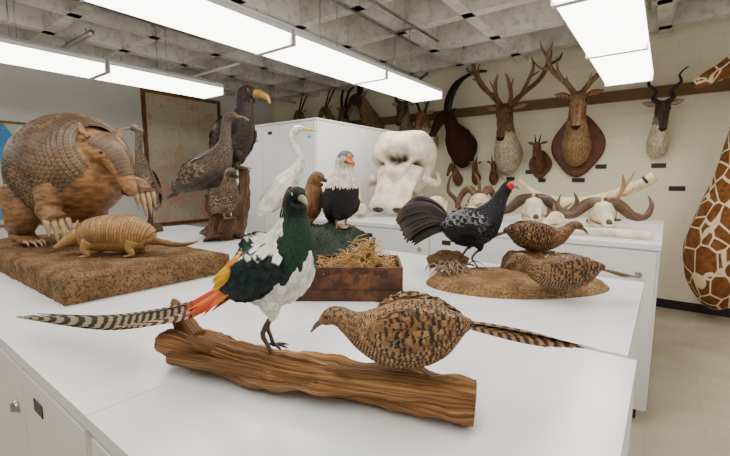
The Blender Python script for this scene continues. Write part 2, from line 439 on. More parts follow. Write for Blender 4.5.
def framed(name,y0,y1,z0,z1,mat,fw=.05):
    m=MB(); x=XL+.002
    m.box(x+.001,x+.02,y0,y1,z0,z1,mat)
    for a in((y0-fw,y1+fw,z1,z1+fw),(y0-fw,y1+fw,z0-fw,z0),(y0-fw,y0,z0,z1),(y1,y1+fw,z0,z1)): m.box(x+.001,x+.04,*a,W_frame)
    m.build(name)
framed('framed_topographic_map',3.35,4.72,.85,3.08,M_mapt,.06)
framed('framed_world_map',.5,1.95,1.0,2.36,M_mapb,.03)

# ------------------------------------------------------------------ birds
def toes(m,f,col,r,l,ang=0,mat=M_skin):
    f=V(f)
    for a in(-32,0,32,180):
        t=math.radians(a+ang); d=V((math.cos(t),math.sin(t),0)); q=l*(.55 if a==180 else 1)
        m.tube([(*(f+V((0,0,r*1.2))),r),(*(f+d*q*.4+V((0,0,r*1.7))),r*.85),(*(f+d*q*.8+V((0,0,r*.8))),r*.7),(*(f+d*q*1.05+V((0,0,r*.1))),r*.15)],mat,col,6,2)
def bird(name,loc,rot,s,spine,zone,fl,fw,legs=(),legc=(.2,.15,.1),lr=1.6,toe=12,beak=None,beakc=(.3,.25,.15),eye=None,eyer=1.6,eyec=(.01,.01,.01),iris=None,tails=(),wing=None,wzone=None,wl=None,ww=None,prim=None,extra=None,sub=5,n=22,thc=None,s1=.985,deform=None):
    m=MB()
    L=m.loft(spine,P_plain,(1,1,1),n=n,sub=sub,zone=zone,fuvfix=(.2,.3,.5))
    m.coat(L,fl,fw,zone,.01,s1)
    for t in tails:
        pts,cnt,ys,zs,w,mat,c1,c2=t[:8]; shr=t[8] if len(t)>8 else .25; up=t[9] if len(t)>9 else (0,0,1)
        b=V(pts[0])
        order=sorted(range(cnt),key=lambda k:-abs(k-(cnt-1)/2))
        for oi,k in enumerate(order):
            f=(k/(cnt-1)*2-1) if cnt>1 else 0
            q=[]
            for i,p in enumerate(pts):
                t_=i/(len(pts)-1); v=b+(V(p)-b)*(1-shr*abs(f)); wf=(.45,.9,1,.9,.7)[min(4,int(t_*4.99))] if i<len(pts)-1 else .12
                q.append((v.x,v.y+f*(ys*t_+w*.15),v.z+zs*abs(f)*t_+oi*.12,wf))
            u_=(0,(up[1] if f<=0 else -up[1]) if len(t)>10 else up[1],up[2])
            m.ribbon(q,w*(1-.25*abs(f)),mat,c1,c2,u_)
    if wing:
        wz=wzone or zone
        for sg in(-1,1):
            pts=[(p[0],p[1]*sg,p[2],p[3],p[4]) for p in wing]
            W=m.loft(pts,P_plain,(1,1,1),n=14,sub=4,zone=wz,fuvfix=(.2,.3,.5))
            m.coat(W,wl or fl*1.4,ww or fw*1.3,wz,.02,.97,side=sg,lift=.06,jit=.08)
            if prim:
                ln,cnt,w,mat,c1,c2=prim; a=V(pts[0][:3]); b=V(pts[1][:3]); d=(a-b).normalized()
                for k in range(cnt):
                    o=(k/(cnt-1)-.5)*2
                    st=b+V((0,sg*.6*(1-abs(o)),o*pts[1][4]*.7)); en=a+d*ln*(1-.35*(k/(cnt-1)))+V((0,-sg*1.0,o*pts[0][4]*.4))
                    mi=(st+en)/2+V((0,sg*1.2,0))
                    m.ribbon([(*st,.8),(*mi,1),(*en,.2)],w,mat,c1,c2,(0,sg,.35),sub=4)
    for lg in legs:
        hip,knee,ank,ft=lg[:4]; tr=lg[4] if len(lg)>4 else 6
        tz=thc or zone
        LL=m.loft([(*hip,tr,tr),(*[(a+b)/2 for a,b in zip(hip,knee)],tr*.95,tr*.95),(*knee,tr*.5,tr*.5),(*[k*.75+a*.25 for k,a in zip(knee,ank)],lr*1.1,lr*1.1)],P_plain,(1,1,1),n=10,sub=3,zone=tz,fuvfix=(.2,.3,.5))
        m.coat(LL,fl*.6,fw*.7,tz,.1,.9,lift=-.05)
        m.tube([(*knee,lr*1.3),(*ank,lr*1.15),(*[(a+b)/2 for a,b in zip(ank,ft)],lr*.85),(*ft[:2],ft[2]+lr,lr)],M_skin,legc,8,3)
        toes(m,ft,legc,lr*.75,toe)
    if beak:
        for bk in beak: m.loft(bk,M_horn,beakc,n=12,sub=4)
    if eye:
        for sg in(-1,1):
            e=(eye[0],eye[1]*sg,eye[2])
            if iris: m.sphere(e,(eyer*1.35,eyer*.7,eyer*1.35),M_skin,iris,12)
            m.sphere((e[0],e[1]+sg*eyer*.35,e[2]),eyer,M_gloss,eyec,12)
    if extra: extra(m)
    if deform: m.deform(deform)
    return m.build(name,loc,rot,s)
def headturn(cx,z0,z1,ang):
    a=math.radians(ang)
    def f(p):
        if p.x<cx-45: return p
        t=max(0,min(1,(p.z-z0)/(z1-z0))); t=t*t*(3-2*t)
        q=a*t; x=p.x-cx
        return V((cx+x*math.cos(q)-p.y*math.sin(q),x*math.sin(q)+p.y*math.cos(q),p.z))
    return f
# --- Lady Amherst's pheasant
BK=(.012,.012,.014)
def zA(p,n):
    x,y,z=p
    if z>144: return P_plain,(.008,.022,.018),(.012,.04,.028)
    if z>108 and n.x<.12+.1*math.sin(y): return P_edge,(.90,.88,.82),(.01,.012,.02)
    if z>(103 if n.x>.5 else 95)-8*math.sin(y*.2): return P_edge,(.014,.075,.045),(.004,.012,.012)
    if x<-22:
        if z>74-abs(y)*.2: return P_plain,(.90,.55,.04),(.75,.38,.03)
        return P_plain,(.66,.12,.03),(.45,.06,.02)
    if x>-12 or n.z<-.2: return P_plain,(.90,.88,.83),(.78,.76,.70)
    return P_edge,(.015,.05,.045),(.008,.012,.014)
def wA(p,n):
    if p[0]<-24: return P_edge,(.015,.03,.08),(.16,.17,.19)
    if p[2]>108: return P_edge,(.88,.86,.82),(.01,.012,.02)
    return P_edge,(.012,.045,.045),(.005,.008,.012)
def xA(m):
    for k in range(7):
        y=(k-3)*.8
        m.ribbon([(32,y*.5,169.5,.5),(25,y,172,1),(15,y*1.2,163,1),(9,y*1.5,150,.3)],2.6,P_plain,(.70,.03,.02),(.45,.02,.015),(0,0,1))
    m.sphere((28,0,168),(6.5,4,3.2),P_plain,(.62,.03,.02),12)
    for sg in(-1,1):
        for k in range(26):
            t=k/25
            m.ribbon([(-14-12*t,sg*(31-2*t),108-12*t,.6),(-27-10*t,sg*(32.5-5*t),97-14*t,1),(-43-12*t+random.uniform(-4,4),sg*(28-8*t),84-16*t+random.uniform(-3,3),.2)],9,P_plain,(.92,.58,.04) if k%4 else (.87,.44,.04),(.78,.38,.02),(0,sg,.4))
        for k in range(22):
            d=random.uniform(0,1); q=k/21
            m.ribbon([(-34,sg*(2+22*q),84-16*q,.6),(-56,sg*(2+15*q),68-15*q,1),(-74-34*d,sg*(2+10*q),48-13*q-6*d,.12)],6.5,P_plain,(.72,.09,.03) if k%3 else (.88,.36,.05),(.5,.05,.02),(0,sg*.8,.6))
bird("lady_amherst_pheasant",(-.83,.69,1.133),24,.00262,
 [(-56,0,60,3,3),(-46,0,68,9,10),(-30,0,79,18,21),(-10,0,84,26,33),(8,0,92,29,37),(20,0,114,24,28),(26,0,134,15.5,17),(28,0,148,10.5,11.5),(30,0,160,9.5,10),(36,0,164,8.2,8),(42,0,162,4.5,4.5)],
 zA,13,8.5,legs=[((2,-12,62),(6,-13,44),(-6,-12,24),(4,-12,0),11),((-4,12,62),(-2,12,44),(-12,11,24),(-6,11,0),11)],legc=(.12,.09,.07),lr=2.4,toe=16,
 beak=[[(40,0,162,4,4),(46,0,160,3,3),(52,0,155,.8,1)]],beakc=(.38,.36,.28),eye=(36,7.2,165),eyer=1.7,iris=(.75,.7,.5),
 tails=[(((-44,0,62),(-90,0,41),(-155,4,22),(-240,16,6),(-400,40,-8)),5,5,0,20,P_tail,(.58,.47,.33),(.06,.04,.03),.08,(0,-1,.75),1),(((-44,0,60),(-85,0,40),(-130,-2,24),(-195,-2,10)),9,14,-4,14,P_tail2,(.50,.35,.22),(.06,.035,.025),.3,(0,-.6,.8),1)],
 wing=[(-40,17,72,3,6),(-26,24,76,4,13),(-8,29,86,6,20),(10,27,102,5,17),(18,21,113,3,9)],wzone=wA,wl=17,ww=11,prim=(10,8,8,P_edge,(.012,.03,.09),(.2,.21,.22)),extra=xA,deform=headturn(24,95,160,-38))

# --- brown barred hens
def hen(c1=(.40,.235,.115),c2=(.065,.035,.02),cb=(.48,.32,.17),hc=(.36,.255,.15)):
    def z(p,n):
        if p[2]>67 and p[0]>46: return P_speck,hc,(.15,.09,.05)
        j=random.uniform(.72,1.12)
        if n.z<-.25: return P_bar,tuple(x*j for x in cb),tuple(x*1.8 for x in c2)
        return (P_bar if random.random()<.5 else P_edge),tuple(x*j for x in (c1 if random.random()<.6 else cb)),tuple(x*random.uniform(.7,1.8) for x in c2)
    return z
HS=[(-66,0,68,4,4),(-52,0,66,13,13),(-30,0,60,25,29),(-5,0,56,30,34),(18,0,55,28,31),(38,0,59,20,22),(52,0,65,13,13.5),(62,0,71,10,10.5),(71,0,72,9.5,9.5),(79,0,68,7,6.5),(83,0,66,3.5,3.5)]
def henbird(name,loc,rot,s,legs,tail,z,sp,bz,wz,fl=9.5,fw=6.5,wk=1.0,**k):
    return bird(name,loc,rot,s,sp,z,fl,fw,legs=legs,legc=(.26,.18,.11),lr=2.1,toe=16,
     beak=[[(81,0,66+bz,3.6,3.2),(87,0,62+bz,2.6,2.6),(93,0,54+bz,.6,.8)]],beakc=(.18,.14,.1),eye=(75,7.5,73+bz),eyer=1.7,tails=tail,
     wing=[(-52,14,70+wz,3,5),(-34,23,(70+wz),5,15*wk),(-8,29,(66+wz),6,23*wk),(16,27,(64+wz),5,19*wk),(30,20,(64+wz),3,9)],wzone=z,wl=13,ww=8,prim=(14,8,9,P_tail2,(.42,.26,.13),(.07,.04,.025)),**k)
hz_=hen(); dn=lambda a:[(x,y,z-a,b,c*.94) for x,y,z,b,c in HS]
def hump(m):
    L=m.loft([(-46,0,58,6,5),(-34,0,66,16,12),(-18,0,69,19,13),(-2,0,64,14,8)],P_plain,(1,1,1),n=18,sub=5,zone=hz_,fuvfix=(.2,.3,.5)); m.coat(L,12,7.5,hz_,.02,.98)
henbird('ring_necked_pheasant_hen',(-.475,.78,1.125),212,.00236,
 [((8,-12,34),(10,-14,22),(-2,-15,12),(12,-22,-5),11),((-16,12,32),(-16,12,22),(-26,12,12),(-18,11,0),10)],
 [(((-50,0,62),(-90,0,57),(-140,0,48),(-186,0,39)),9,9,-3,14,P_tail2,(.46,.30,.16),(.08,.045,.028),.35,(0,-.5,1),1)],hz_,dn(7),-7,-7,extra=hump)
def lowhen(name,loc,rot,s,ha):
    z=hen((.32,.18,.085),(.04,.022,.013),(.38,.24,.125),(.3,.2,.11))
    sp=[(x,y,zz-26+(ha*max(0,min(1,(x-40)/25))),a*1.02,b*.82) for x,y,zz,a,b in HS]
    henbird(name,loc,rot,s,[((0,-12,18),(4,-13,11),(-4,-12,6),(6,-12,0),9),((-10,12,18),(-8,13,11),(-16,12,6),(-6,12,0),9)],
     [(((-50,0,40),(-80,0,34),(-105,0,28),(-125,0,23)),9,14,-3,15,P_tail2,(.34,.2,.10),(.04,.022,.014),.35)],z,sp,-26+ha,-27,11,8,.8)
lowhen('brown_pheasant_hen',(-.36,1.97,1.100),210,.0027,8)
lowhen('brown_pheasant_hen.001',(-.56,2.38,1.2),28,.0028,8)
# --- kalij pheasant cock
def zK(p,n):
    x,y,z=p
    if z>76: return P_plain,(.015,.015,.02),(.03,.03,.04)
    if n.z>.0 and x<14: return P_edge,(.018,.018,.026),(.34,.34,.35)
    if n.x>.2: return P_edge,(.02,.02,.028),(.15,.15,.16)
    return P_plain,(.018,.018,.022),(.045,.045,.05)
def xK(m):
    for sg in(-1,1): m.sphere((31,sg*3.8,82),(4.2,2.2,4),M_skin,(.66,.03,.02),12)
    for k in range(5): m.ribbon([(27,(k-2)*.6,87,.6),(21,(k-2)*.9,91,1),(14,(k-2),90,.2)],1.6,P_plain,BK,BK)
    for k in range(26):
        f=random.uniform(-1,1); u=random.random()
        m.ribbon([(-22,f*5,44,.5),(-38-8*u,f*10,46+16*u,1),(-58-12*u,f*14,34+26*u,.9),(-66-14*u,f*15,20+28*u,.1)],8,P_edge,(.04,.028,.024),(.16,.12,.09),(0,-1 if f<0 else 1,.4))
bird('kalij_pheasant',(-.86,2.2,1.10),27,.0057,
 [(-36,0,46,2,2),(-28,0,44,8,8),(-12,0,40,15,17),(4,0,43,16,18),(14,0,54,11,13),(21,0,66,6.5,7.5),(26,0,76,5,5.5),(30,0,82,5,5),(34,0,83,3.5,3.5)],
 zK,8,6,legs=[((2,-7,30),(4,-7,20),(-3,-7,11),(3,-7,0),6),((-6,7,30),(-5,7,20),(-11,7,11),(-6,7,0),6)],legc=(.2,.17,.15),lr=1,toe=8,
 beak=[[(33,0,83,2.2,2.2),(37,0,82,1.6,1.6),(40,0,79,.4,.5)]],beakc=(.4,.38,.3),eye=(32,4.9,83),eyer=.9,eyec=(.05,.01,.005),
 tails=[(((-26,0,46),(-40,0,60),(-58,0,66),(-76,0,56)),9,7,-16,12,P_edge,(.018,.018,.026),(.14,.13,.13),.15,(0,-1,.6),1),(((-26,0,44),(-44,0,52),(-62,0,52),(-78,0,42)),10,10,-12,12,P_edge,(.03,.024,.02),(.17,.14,.12),.2,(0,-1,.5),1),(((-24,0,40),(-40,0,42),(-56,0,38),(-70,0,28)),9,9,-8,12,P_plain,(.03,.024,.02),(.09,.07,.055),.2,(0,-1,.4),1)],
 wing=[(-28,7,44,2,3),(-18,12,44,3,8),(-2,16,46,3.5,12),(8,14,50,3,10),(14,10,54,1.5,5)],wzone=zK,wl=10,ww=7,prim=(6,6,5,P_edge,(.02,.02,.028),(.17,.17,.17)),extra=xK)
# --- eider drake
def zE(p,n):
    x,y,z=p
    if z>68 or (z>62 and n.x<-.1): return P_plain,(.22,.25,.28),(.3,.33,.36)
    if z>59: return P_plain,(.80,.74,.60),(.70,.62,.46)
    if z>40+abs(y)*.1: return P_plain,(.88,.82,.72),(.80,.68,.54)
    return P_plain,(.018,.016,.017),(.035,.03,.03)
bird('king_eider',(-1.98,2.34,1.245),-25,.0077,
 [(-22,0,6,2,2),(-16,0,10,7,6),(-6,0,20,14,14),(0,0,32,16,17),(4,0,45,14.5,15),(6,0,54,10.5,11),(7,0,60,8.2,8.8),(9,0,66,8,8),(14,0,67,6.5,6.5),(18,0,66,4,4)],
 zE,5.5,4.5,legs=[((2,-6,14),(3,-6,9),(0,-6,5),(3,-6,0),5),((-2,6,14),(-1,6,9),(-4,6,5),(-1,6,0),5)],legc=(.5,.25,.06),lr=1.2,toe=9,
 beak=[[(15,0,66,3.6,3.4),(20,0,64,3.2,2.2),(25,0,61.5,3.0,1.2)]],beakc=(.75,.2,.06),eye=(13,6.2,68.5),eyer=.9,
 wing=[(-20,6,10,1.5,3),(-12,11,16,2.5,8),(-3,15,26,3,10),(3,13,34,2,7)],wzone=lambda p,n:(P_plain,(.018,.016,.017),(.035,.03,.03)),prim=(5,5,4,P_plain,(.02,.02,.02),(.05,.05,.05)),
 tails=[(((-16,0,8),(-26,0,3),(-32,0,0)),5,4,0,5,P_plain,(.02,.02,.02),(.03,.03,.03))],
 extra=lambda m:[m.sphere((18,0,68.5),(2.4,2.4,2.8),M_horn,(.85,.42,.06),10)])
def brownz(c1,c2): return lambda p,n:(P_edge,tuple(q*random.uniform(.8,1.15) for q in c1),c2)
def standbird(name,loc,rot,s,c1,c2,bc,lg=(.3,.2,.1)):
    bird(name,loc,rot,s,[(-20,0,8,2,2),(-15,0,11,6,5),(-6,0,18,11,12),(1,0,28,12,13),(5,0,38,8.5,9),(6,0,45,6,6.5),(8,0,50,6,6),(12,0,51,5,5),(15,0,50,3,3)],
     brownz(c1,c2),6,4.6,legs=[((2,-5,12),(3,-5,8),(0,-5,5),(3,-5,0),4),((-2,5,12),(-1,5,8),(-4,5,5),(-1,5,0),4)],legc=lg,lr=1,toe=7,
     beak=[[(13,0,50,2.8,2.6),(18,0,48,1.8,1.6),(22,0,46,.7,.6)]],beakc=bc,eye=(11,4.8,52),eyer=.8,
     wing=[(-22,4,9,1,2),(-12,9,17,2,6),(-3,12,26,2.5,8),(3,10,33,1.5,5)],prim=(5,5,4,P_edge,c1,c2),
     tails=[(((-15,0,10),(-24,0,5),(-32,0,1)),5,4,0,5,P_edge,c1,c2)])
standbird('brown_duck',(-2.28,2.28,1.19),35,.0084,(.32,.18,.085),(.12,.06,.03),(.08,.07,.06))
standbird('spruce_grouse',(-3.07,2.08,1.265),0,.0078,(.15,.1,.065),(.45,.37,.28),(.06,.05,.04))
zW=lambda p,n:(P_plain,(.92,.91,.88),(.78,.77,.72))
bird('great_egret',(-2.62,2.33,1.2),32,.0086,
 [(-18,0,18,1.5,1.5),(-12,0,24,5,4.5),(-2,0,36,9,11),(7,0,48,8,9.5),(14,0,57,5,6),(18,0,66,3.2,3.6),(14,0,76,2.6,2.8),(10,0,85,2.4,2.6),(11,0,92,2.8,2.8),(16,0,96,3.4,3.4),(21,0,96,2.6,2.6)],
 zW,8,4.5,legs=[((0,-3,28),(2,-3,20),(-1,-3,11),(2,-3,0),3),((-3,3,28),(-2,3,20),(-5,3,11),(-2,3,0),3)],legc=(.03,.03,.03),lr=.7,toe=7,
 beak=[[(20,0,96,1.9,1.8),(28,0,95,1.2,1.1),(37,0,93,.2,.2)]],beakc=(.8,.55,.12),eye=(18,2.7,97),eyer=.7,eyec=(.02,.02,.02),
 wing=[(-20,3,18,1,3),(-10,7,28,1.5,8),(0,9,40,2,9),(8,7,50,1.5,6)],prim=(6,6,4.5,P_plain,(.88,.88,.86),(.74,.73,.69)),
 tails=[(((-12,0,24),(-20,0,16),(-26,0,10)),5,3,0,5,P_plain,(.84,.84,.82),(.74,.74,.72))])
zH=brownz((.16,.11,.075),(.36,.28,.21))
hx=lambda P:[(p[0]*.45,)+tuple(p[1:]) for p in P]
bird('brown_heron',(-4.42,2.02,1.14),225,.0104,
 hx([(-14,0,22,1.5,1.5),(-10,0,28,5,4),(-2,0,40,7,8),(4,0,53,6.5,7),(8,0,64,4,5),(11,0,74,2.8,3),(9,0,84,2.6,2.8),(8,0,92,3,3)])+[(6.5,0,95.5,3.4,3.2),(11,0,96,2.4,2.4)],
 zH,7,4.5,legs=[((0,-3,32),(2,-3,22),(-1,-3,12),(2,-3,0),3),((-3,3,32),(-2,3,22),(-5,3,12),(-2,3,0),3)],legc=(.1,.09,.05),lr=.8,toe=7,
 beak=[[(10,0,96,1.7,1.6),(16,0,95,1,.9),(24,0,93,.2,.2)]],beakc=(.3,.25,.1),eye=(8.5,2.7,97),eyer=.6,
 wing=hx([(-16,3,22,1,3),(-8,6,32,1.5,7),(0,8,44,2,8),(5,6,54,1.5,6)]),prim=(6,6,4,P_edge,(.14,.1,.07),(.25,.2,.15)))
zC=lambda p,n:(P_edge,(.13,.095,.07),(.36,.28,.21)) if n.z>-.2 and p[2]<55 else (P_plain,(.15,.115,.09),(.25,.2,.16))
bird('cormorant',(-3.34,2.11,1.475),28,.0088,
 [(-40,0,4,2,2),(-30,0,10,8,7),(-12,0,20,15,15),(4,0,30,15,16),(13,0,42,9.5,11),(17,0,54,5.5,6),(18,0,66,4.2,4.5),(20,0,75,4.4,4.5),(25,0,79,4.8,4.4),(30,0,78,3,3)],
 zC,8,5,legs=[((4,-6,18),(5,-6,12),(0,-6,6),(4,-6,0),5),((-4,6,18),(-3,6,12),(-8,6,6),(-4,6,0),5)],legc=(.06,.05,.04),lr=1.2,toe=9,
 beak=[[(29,0,78,2.2,2.2),(37,0,77,1.3,1.3),(43,0,74,.6,.9)]],beakc=(.25,.18,.1),eye=(27,3.8,80),eyer=.8,
 wing=[(-36,6,8,1.5,3),(-24,11,14,2.5,8),(-6,15,24,3,11),(6,12,32,2,8)],wzone=zC,wl=12,ww=7,prim=(10,6,5,P_edge,(.12,.09,.07),(.3,.25,.2)),
 tails=[(((-30,0,8),(-44,0,0),(-54,0,-8)),7,7,0,6,P_plain,(.09,.07,.06),(.13,.1,.09))])
zV=lambda p,n:(P_edge,(.045,.032,.024),(.13,.095,.065)) if p[2]<62 else (P_plain,(.08,.065,.055),(.05,.04,.03))
bird('long_billed_vulture',(-3.36,2.48,1.71),25,.0095,
 [(-26,0,-6,3,2),(-22,0,4,8,7),(-14,0,20,14,14),(-6,0,38,16,15),(0,0,52,12,12),(3,0,62,8,8),(3,0,70,7.5,8),(6,0,76,7.5,7.5),(12,0,76,6,6),(15,0,75,4.5,4.5)],
 zV,9,6.5,legs=[((-4,-6,14),(-2,-6,9),(-5,-6,4),(-1,-6,0),6),((-8,6,14),(-6,6,9),(-9,6,4),(-5,6,0),6)],legc=(.2,.16,.08),lr=1.5,toe=9,
 beak=[[(13,0,76,4.6,4.6),(20,0,75,3.8,3.8),(28,0,71,2.4,2.8),(31,0,65,.5,1)]],beakc=(.5,.33,.10),eye=(10,6.4,78),eyer=1.0,iris=(.6,.4,.1),
 wing=[(-30,6,-8,2,4),(-20,12,12,3,10),(-8,17,36,3.5,13),(0,14,50,2,8)],wzone=zV,wl=13,ww=8,prim=(14,7,6,P_plain,(.04,.03,.026),(.07,.055,.04)),
 tails=[(((-20,0,4),(-28,0,-14),(-34,0,-28)),7,6,0,7,P_plain,(.04,.03,.026),(.07,.055,.04))])

# ------------------------------------------------------------------ bases, wood, straw
m=MB()
def dl(p,s,a): return .014*fbm(p,9)+.008*math.sin(a*3+s*9)+.010*fbm(V((p.x*5,p.y*38,p.z*38)),1.0)
m.loft([(-.50,.0,.05,.028,.028),(-.47,.0,.055,.05,.05),(-.40,.01,.05,.062,.052),(-.3,.0,.045,.058,.045),(-.15,-.015,.04,.06,.043),(0,-.01,.042,.07,.044),(.15,.0,.042,.068,.044),(.3,.005,.045,.064,.044),(.39,.0,.048,.058,.045),(.41,0,.048,.05,.04)],W_drift,(1,1,1),n=56,sub=14,disp=dl)
m.loft([(-.40,.01,.07,.04,.035),(-.45,.02,.11,.03,.028),(-.485,.03,.155,.02,.02),(-.50,.03,.18,.006,.006)],W_drift,(1,1,1),n=16,sub=6,disp=lambda p,s,a:.006*fbm(p,20))
m.loft([(-.3,-.03,.07,.02,.02),(-.33,-.05,.095,.018,.016),(-.36,-.055,.11,.006,.006)],W_drift,(1,1,1),n=12,sub=5,disp=lambda p,s,a:.004*fbm(p,30))
m.loft([(.05,-.02,.068,.02,.012),(.2,-.03,.083,.02,.014),(.36,-.02,.085,.012,.01)],W_drift,(1,1,1),n=12,sub=6,disp=lambda p,s,a:.004*fbm(p,20))
m.loft([(-.42,-.05,.04,.03,.02),(-.2,-.065,.05,.022,.016),(.05,-.06,.045,.018,.012)],W_drift,(1,1,1),n=14,sub=8,disp=lambda p,s,a:.006*fbm(p,20))
m.build('driftwood_log',(-.705,.715,1.058),16.5)

def slab(name,x0,x1,y0,y1,z0,h,mat,amp=.012):
    m=MB(); nx,ny=60,36; vs=[];fs=[]
    for j in range(ny+1):
        for i in range(nx+1):
            u,v=i/nx,j/ny; x=x0+(x1-x0)*u;y=y0+(y1-y0)*v
            e=min(u*(x1-x0),(1-u)*(x1-x0),v*(y1-y0),(1-v)*(y1-y0)); k=min(1,e/.04)
            vs.append((x,y,z0+h*(.86+.14*k)+amp*fbm(V((x,y,0)),7)*k))
    for j in range(ny):
        for i in range(nx):
            a=j*(nx+1)+i; fs.append((a,a+1,a+nx+2,a+nx+1))
    o=len(vs); per=[i for i in range(nx+1)]+[j*(nx+1)+nx for j in range(1,ny+1)]+[ny*(nx+1)+i for i in range(nx-1,-1,-1)]+[j*(nx+1) for j in range(ny-1,0,-1)]
    nlev=5
    for l in range(1,nlev+1):
        for q in per:
            x,y,z=vs[q]; zz=z+(z0-z)*l/nlev; w=.006*fbm(V((x,y,zz)),18); vs.append((x+w,y+w,zz))
    n=len(per)
    for l in range(nlev):
        for i in range(n):
            a=per[i] if l==0 else o+(l-1)*n+i; b=per[(i+1)%n] if l==0 else o+(l-1)*n+(i+1)%n
            fs.append((a,o+l*n+i,o+l*n+(i+1)%n,b))
    m.add(vs,fs,mat,(1,1,1)); m.build(name)
slab('diorama_slab',-3.95,-2.07,.57,1.40,1.051,.125,M_soil)
def mound(name,loc,rot,a,b,h,mat,amp=.01,pw=6):
    m=MB(); vs=[];fs=[];n=56;R=16
    for i in range(R+1):
        r=i/R
        for j in range(n):
            t=2*math.pi*j/n; w=1+.06*noise.noise(V((math.cos(t)*1.3,math.sin(t)*1.3,a*9)))
            x,y=a*r*w*math.cos(t),b*r*w*math.sin(t)
            z=h*(1-r**pw)**.6 if r<1 else 0
            vs.append((x,y,z+amp*fbm(V((x,y,0)),11)*(1 if r<.95 else 0)))
    for i in range(R):
        for j in range(n):
            q=i*n+j;p=i*n+(j+1)%n; fs.append((q,q+n,p+n,p))
    m.add(vs,fs,mat,(1,1,1)); return m.build(name,loc,rot)
mound('oval_ground_base',(-.62,2.14,1.051),36.9,.47,.29,.047,M_earth,.006,8)
mound('dark_rock_base',(-2.1,2.3,1.051),36.9,.36,.24,.19,M_rock,.05,4)
mound('earth_mound',(-.60,2.36,1.09),30,.16,.12,.11,M_soil,.03,4)
def stump(name,loc,rot,paths):
    m=MB()
    for p in paths: m.loft(p,W_dark,(1,1,1),n=26,sub=8,disp=lambda q,s,a:.02*fbm(q,9)+.012*math.sin(a*4+s*12)+.008*fbm(V((q.x*40,q.y*40,q.z*6)),1.0))
    m.build(name,loc,rot)
stump('gnarled_stump',(-3.28,2.16,1.06),0,[[(0,0,0,.2,.17),(-.02,0,.06,.13,.12),(-.03,0,.2,.09,.09),(-.05,-.02,.34,.085,.08),(-.05,-.02,.405,.08,.07)],
 [(.04,0,.05,.08,.08),(.14,-.04,.12,.07,.06),(.2,-.06,.195,.06,.05)],
 [(0,.1,.0,.12,.12),(-.02,.2,.15,.07,.07),(-.06,.29,.4,.055,.055),(-.08,.32,.645,.06,.06)],[(-.05,0,.04,.1,.08),(-.2,-.05,.05,.05,.04),(-.3,-.04,.03,.02,.02)]])
stump('wooden_perch',(-2.62,2.33,1.06),0,[[(0,0,0,.12,.12),(0,0,.05,.09,.08),(0,0,.135,.085,.08)]])
stump('wooden_perch.001',(-4.42,2.02,1.06),0,[[(0,0,0,.14,.14),(0,0,.05,.12,.11),(0,0,.075,.1,.1)]])
m=MB()
for k in range(40):
    a=random.uniform(0,6.28);r=random.uniform(0,.14);x,y=r*math.cos(a),r*math.sin(a);b=random.uniform(0,6.28);l=random.uniform(.05,.15)
    m.tube([(x,y,.01,.004),(x+l*.5*math.cos(b),y+l*.5*math.sin(b),.03+random.uniform(0,.04),.004),(x+l*math.cos(b),y+l*math.sin(b),.012,.002)],M_horn,(.35,.27,.18),5,3)
m.build('twig_litter',(-.90,2.02,1.09))
m=MB()
def rk(p,s,a): return .014*fbm(p,14)
m.loft([(-.11,0,0,.05,.03),(-.04,0,.03,.07,.05),(.05,.01,.03,.06,.05),(.12,0,.01,.03,.03)],M_soil,(1,1,1),n=18,sub=5,disp=rk); m.build('small_stone',(-1.02,2.18,1.10),30)

def strawbox():
    m=MB(); w,d,h,t=.25,.155,.155,.014
    m.box(-w,w,-d,-d+t,0,h,W_box);m.box(-w,w,d-t,d,0,h,W_box);m.box(-w,-w+t,-d+t,d-t,0,h,W_box);m.box(w-t,w,-d+t,d-t,0,h,W_box);m.box(-w,w,-d,d,0,.01,W_box)
    m.box(-w-.006,w+.006,-d-.008,-d,0,.05,W_box)
    m.build('wooden_box',(-1.22,1.50,1.052),36,bev=.002)
    m=MB()
    for k in range(620):
        x=random.gauss(.03,.1);y=random.gauss(0,.06);x=max(-.2,min(.2,x));y=max(-.12,min(.12,y))
        z=.10+.14*math.exp(-((x-.08)**2/.012+y*y/.01))*random.random()+random.uniform(-.02,.05)
        a=random.uniform(0,6.28);l=random.uniform(.04,.12);e=random.uniform(-.5,.6)
        dx,dy,dz=math.cos(a)*l/2,math.sin(a)*l/2,e*l/2
        if abs(x+dx)>.26: dx*=.3
        q=random.uniform(.7,1.1)
        m.tube([(x-dx,y-dy,max(.03,z-dz),.0016),(x+random.uniform(-.01,.01),y,z+.008,.0018),(x+dx,y+dy,max(.03,z+dz),.0012)],M_horn,(.7*q,.48*q,.21*q),4,3)
    m.box(-.22,.22,-.13,.13,.012,.085,M_earth)
    m.loft([(.1,0,.1,.03,.03),(.1,0,.17,.028,.026),(.11,0,.22,.016,.016),(.12,0,.27,.008,.008)],W_drift,(1,1,1),n=12,sub=5,disp=lambda p,s,a:.006*fbm(p,30))
    m.build('straw_bedding',(-1.22,1.50,1.052),36)
strawbox()

